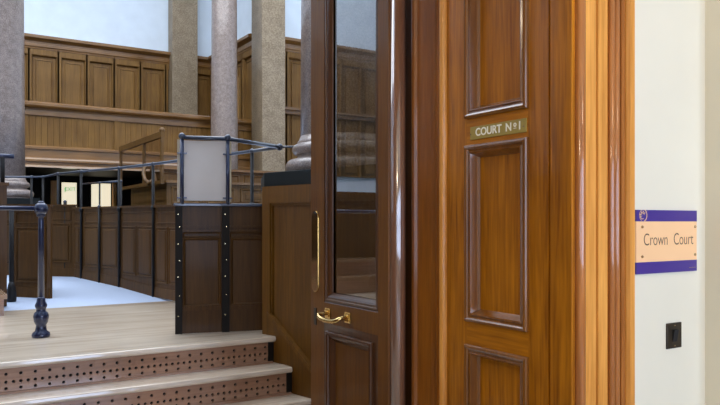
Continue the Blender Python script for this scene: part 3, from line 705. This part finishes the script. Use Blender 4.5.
# ------------------------------------------------------------------ dock screen at the head of the steps
S0, S1, S2 = (1.378, 4.384), (1.695, 4.295), (1.935, 4.226)
t = thing('dock_screen', (1.6, 4.33, FL), 'dark panelled screen with studded iron straps and a pale board above, beside the steps', 'screen')
tf, l = frame_tf(S0, S2, 1)
zt = .112
mb = MB(tf); abox(mb, 0, l, FL, zt-.01, -.045, 0); mb.build('panel_board', M['dock'], t)
mb = MB(tf); abox(mb, -.012, l, zt-.01, zt+.008, -.06, .02); mb.build('cap', M['ironb'], t, bevel=.003)
bays = [(.045, .285), (.345, l-.01)]
for a, b in bays:
    mb = MB(tf)
    abox(mb, a, b, -.035, -.022, 0, .016); abox(mb, a, b, -.062, -.050, 0, .012)
    abox(mb, a, b, -.57, -.545, 0, .014)
    mb.ring(a, b, -.545, -.10, [(0, .012), (.006, .014), (.012, .010), (.018, .001)])
    mb.ring(a, b, -.10, -.065, [(0, .006), (.004, .012), (.01, .010)]); 
    mb.build('raised_panel', M['dock'], t)
for a, w_ in ((.02, .022), (.315, .024)):
    mb = MB(tf); abox(mb, a-w_, a+w_, FL, zt-.012, 0, .02); sp_ = mb.build('iron_strap', M['void'], t)
    for k, z in enumerate((.05, -.03, -.14, -.245, -.35, -.47, -.60)):
        mb = MB(tf); abox(mb, a-.0028+(.004 if k % 2 else -.004), a+.0028+(.004 if k % 2 else -.004), z-.0028, z+.0028, .02, .025); mb.build('stud', M['studs'], sp_)
for a in (.040, .328):
    mb = MB(tf); mb.tube([(a, zt, .012), (a, .54, .012)], .012, 10); p_ = mb.build('upright', M['iron'], t)
    mb = MB(tf); mb.ball((a, .548, .012), .022, 14); mb.build('ball', M['ironb'], p_)
    for z in (.44, .155):
        mb = MB(tf); abox(mb, a-.03, a+.03, z-.004, z+.004, -.004, .02); mb.build('clip', M['iron'], p_)
mb = MB(tf); abox(mb, .024, .342, .138, .525, -.022, -.012); mb.build('pale_board', M['board'], t)
mb = MB(tf); abox(mb, .012, .026, .13, .53, -.026, -.008); mb.build('board_edging', M['edgewood'], t)
mb = MB(tf); abox(mb, .340, .354, .13, .53, -.026, -.008); mb.build('board_edging', M['edgewood'], t)
q = tf(.328, .54, .012); q0 = tf(.040, .54, .012)
rail(t, [tuple(q0), tuple(q), (2.19, 4.55, .54)], .014, 'top_rail')
mb = MB(); mb.ball((2.19, 4.55, .54), .026, 14); mb.build('joint_ball', M['ironb'], t)
rail(t, [(2.19, 4.55, .54), (2.33, 4.47, .545)], .008, 'wall_tie')

# ------------------------------------------------------------------ bench in the well of the court
t = thing('panelled_bench', (5.5, 13, -1.2), 'tiered oak bench in the well behind the partition, below the gallery', 'bench')
mb = MB(); mb.box(3.50, 10.5, 11.6, 13.95, -1.2, .66); mb.build('lower_tier', M['bench'], t)
mb = MB(); mb.box(3.9, 10.5, 13.8, 14.60, -1.2, 1.05); mb.build('upper_tier', M['bench'], t)
mb = MB(); mb.box(3.48, 10.5, 11.55, 11.8, .66, .70); mb.box(3.88, 10.5, 13.72, 13.95, 1.05, 1.10); mb.build('ledge', M['courtx'], t)
for k in range(8):
    tf2, l2 = frame_tf((3.52+k*.62, 11.6), (3.52+(k+1)*.62, 11.6), 1)
    mb = MB(tf2); mb.ring(.05, .57, .30, .60, [(0, 0), (.01, .02), (.03, .02), (.045, .004), (.10, .004), (.11, .015), (.15, .018)])
    mb.ring(.05, .57, -.5, .22, [(0, 0), (.01, .02), (.03, .02), (.045, .004)]); mb.build('panel', M['bench'], t)
    tf2, l2 = frame_tf((3.9+k*.62, 13.8), (3.9+(k+1)*.62, 13.8), 1)
    mb = MB(tf2); mb.ring(.05, .57, .74, 1.0, [(0, 0), (.01, .02), (.03, .02), (.045, .004)]); mb.build('panel', M['bench'], t)
for k in range(3):
    tf2, l2 = frame_tf((3.52, 13.75-k*.7), (3.52, 13.05-k*.7), 1)
    mb = MB(tf2); mb.ring(.06, .64, .34, .60, [(0, 0), (.01, .02), (.03, .02), (.045, .004), (.10, .004), (.11, .015), (.15, .018)])
    mb.ring(.06, .64, -.5, .26, [(0, 0), (.01, .02), (.03, .02), (.045, .004)]); mb.build('panel', M['bench'], t)
t = thing('glazed_bench_screen', (3.4, 13, .70), 'oak framed glass screen on the bench end, under the gallery front', 'screen')
mb = MB(); mb.box(3.40, 3.46, 11.6, 14.5, 1.42, 1.52); mb.build('top_rail', M['bench'], t)
mb = MB(); mb.box(3.40, 3.46, 11.6, 14.5, .64, .70); mb.build('bottom_rail', M['bench'], t)
for y in (11.6, 12.7, 14.42):
    mb = MB(); mb.box(3.41, 3.45, y, y+.08, .70, 1.42); mb.build('stile', M['bench'], t)
mb = MB(); mb.face([(3.43, 11.68, .70), (3.43, 14.42, .70), (3.43, 14.42, 1.42), (3.43, 11.68, 1.42)]); mb.build('glass_pane', M['glass2'], t)
mb = MB(); mb.tube([(3.43, 12.5, 1.0), (3.37, 12.5, .95), (3.34, 12.45, .85), (3.34, 12.35, .74), (3.38, 12.25, .68), (3.43, 12.2, .72)], .035, 8); mb.build('scroll_bracket', M['bench'], t)
mb = MB(); mb.ball((3.43, 11.64, 1.54), .05); mb.build('finial', M['bench'], t)

# unseen warm corridor lanterns; the right one added to light wall and architrave
for lx, ly, pw, lab in ((-.7, -.5, 46, 'round opal ceiling lantern over the left of the corridor'), (1.9, -.7, 22, 'round opal ceiling lantern added on the right to brighten the doorway wall')):
    t = thing('ceiling_lantern', (lx, ly, 1.66), lab, 'ceiling light', 'corridor lanterns')
    mb = MB(); mb.ball((lx, ly, 1.80), .14, 20); mb.build('globe', M['lamp'], t); mb = MB(); mb.tube([(lx, ly, 1.93), (lx, ly, 2.06)], .02); mb.build('stem', M['bronze'], t)
    l = bpy.data.lights.new('lantern_glow', 'POINT'); l.energy = pw; l.color = (1, .80, .56); l.shadow_soft_size = .15
    o = bpy.data.objects.new('lantern_glow', l); COL.objects.link(o); o.location = (lx, ly, 1.5+EYE)
